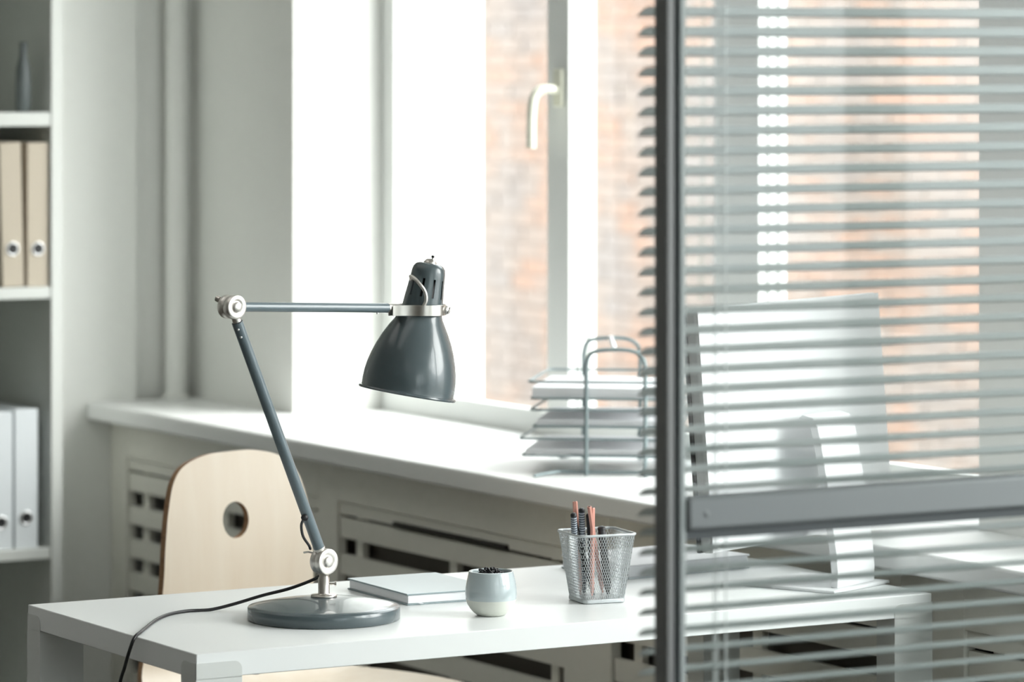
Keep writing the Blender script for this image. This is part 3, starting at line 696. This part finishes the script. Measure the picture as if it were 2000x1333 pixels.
for n, (zt, dx) in enumerate(tiers):
    nx, ny = 10, 10; v = []; th2 = (.008, .009, .017)[n]
    for top in (0, 1):
        for j in range(ny+1):
            for i in range(nx+1):
                x = dx+.010+(TW_-.020)*i/nx-(.004 if n == 2 else 0); y = .010+(TD-.02)*j/ny
                z_ = zt+.0022+top*th2
                v.append((x, y, z_))
    W_ = nx+1; N_ = W_*(ny+1); f = []
    for j in range(ny):
        for i in range(nx): a = j*W_+i; f += [(a, a+W_, a+W_+1, a+1), (N_+a, N_+a+1, N_+a+W_+1, N_+a+W_)]
    for i in range(nx): f += [(i, i+1, N_+i+1, N_+i), (ny*W_+i+1, ny*W_+i, N_+ny*W_+i, N_+ny*W_+i+1)]
    for j in range(ny): f += [(j*W_+W_, j*W_, N_+j*W_, N_+j*W_+W_), (j*W_+nx, j*W_+W_+nx, N_+j*W_+W_+nx, N_+j*W_+nx)]
    o = MB().add(v, f).build('paper_stack', 'white_paper'); o.location = tr.location; o.rotation_euler = (0, 0, ang)
    tag(o, lbl[n], 'paper', 'paper stacks in the letter tray')

# ---------------------------------------------------------------- partition
PX, PY = 2.304, 3.62
pa = empty('glass_partition', (PX, PY, 0), 0, 'aluminium framed glass office partition in the right foreground', 'partition')
PE = GX-PX-.002; PL = 3.555-PX
MB().box(0, .0100, 0, .026, 0, CEIL-.001).build('post', 'postgrey', pa, bevel=.002)
MB().box(.0100, .0165, .006, .024, 0, CEIL-.001).build('post_gasket', 'gasket', pa)
MB().box(.0165, .0250, .0, .026, 0, CEIL-.001).build('post_inner_profile', 'inner', pa, bevel=.002)
tb = MB().box(.0251, PE, -.004, .026, 1.019, 1.0555).build('transom', 'transom', pa, bevel=.004, seg=3)
MB().lathe([(0, 0), (.0035, 0), (.0035, -.0006), (0, -.0006)], 16, Matrix.Translation((.048, -.0042, 1.037)) @ RY).build('screw_cap', 'transom', tb)
MB().box(.0251, PE, .002, .022, 1.0088, 1.0188).build('transom_gasket', 'gasket', pa)
MB().box(.0251, PL, 0, .026, 0, .08).build('bottom_rail', 'aluminium', pa, bevel=.003)
MB().box(.0251, WX-PX-.001, 0, .026, CEIL-.08, CEIL-.001).build('top_rail', 'aluminium', pa, bevel=.003)
MB().box(.0252, PE, .010, .014, 1.056, WT-.001).build('glass_pane', 'pglass', pa)
MB().box(.0252, PL, .010, .014, .081, 1.008).build('glass_pane', 'pglass', pa)
MB().box(PL+.0005, PE, .010, .014, SZ+.001, 1.008).build('glass_pane', 'pglass', pa)

# venetian blind behind the partition glass
bl = empty('venetian_blind', (2.306, 3.672, 0), 0, 'grey horizontal slatted venetian blind hanging behind the glass partition', 'blind')
BL = 1.2; tau = R(26.5); wd = .0125
v = []; f = []; NC = 5
for sgn in (1, -1):
    for i in range(NC):
        q = -1+2*i/(NC-1); d = q*wd; cr = .0022*(1-q*q)
        # q=-1 is the near edge (towards -y) and is the higher one
        y = d*math.cos(tau)+cr*math.sin(tau)*.9; z_ = -d*math.sin(tau)+cr*math.cos(tau)+(.00018 if sgn > 0 else 0)
        for x in (0, BL): v.append((x, y, z_))
for i in range(NC-1):
    a = i*2; f.append((a, a+1, a+3, a+2)); f.append((2*NC+a, 2*NC+a+2, 2*NC+a+3, 2*NC+a+1))
for a in (0, (NC-1)*2): f.append((a, 2*NC+a, 2*NC+a+1, a+1))
slm = MB().add(v, f, True).mesh('slat'); slm.materials.append(M['slat'])
z0 = 1.5785; p_ = .0217
zs = []
z_ = z0+p_*38
while z_ > .13: zs.append(z_); z_ -= p_
for z_ in zs:
    share('slat', slm, bl, (0, 0, z_), (random.uniform(-.012, .012), 0, 0))
ztop = zs[0]+p_
for x in (.10, .62, 1.10):
    b = MB()
    for y in (-.0118, .0118): b.tube([(x, y, zs[-1]-.02), (x, y, ztop)], .0008, 6)
    for z_ in zs: b.tube([(x+.0015, -.0105, z_+.0050), (x+.0015, .0105, z_-.0072)], .0006, 4)
    b.build('ladder_cord', 'cordw', bl)
    MB().tube([(x-.004, 0, zs[-1]-.02), (x-.004, 0, ztop)], .0006, 6).build('lift_cord', 'cordw', bl)
MB().box(0, BL, -.012, .012, ztop, ztop+.025).build('head_rail', 'slat', bl, bevel=.001)
MB().box(0, BL, -.011, .011, zs[-1]-.028, zs[-1]-.018).build('bottom_rail', 'slat', bl, bevel=.001)
def clear(name):
    m = glass(name, (.90, .92, .91), 1.0); return m
M['wand'] = clear('clear_plastic')
MB().tube([(.088, .020, 1.262), (.090, .019, 1.45), (.091, .017, ztop)], [.0042, .0032, .003], 8).build('tilt_wand', 'wand', bl)
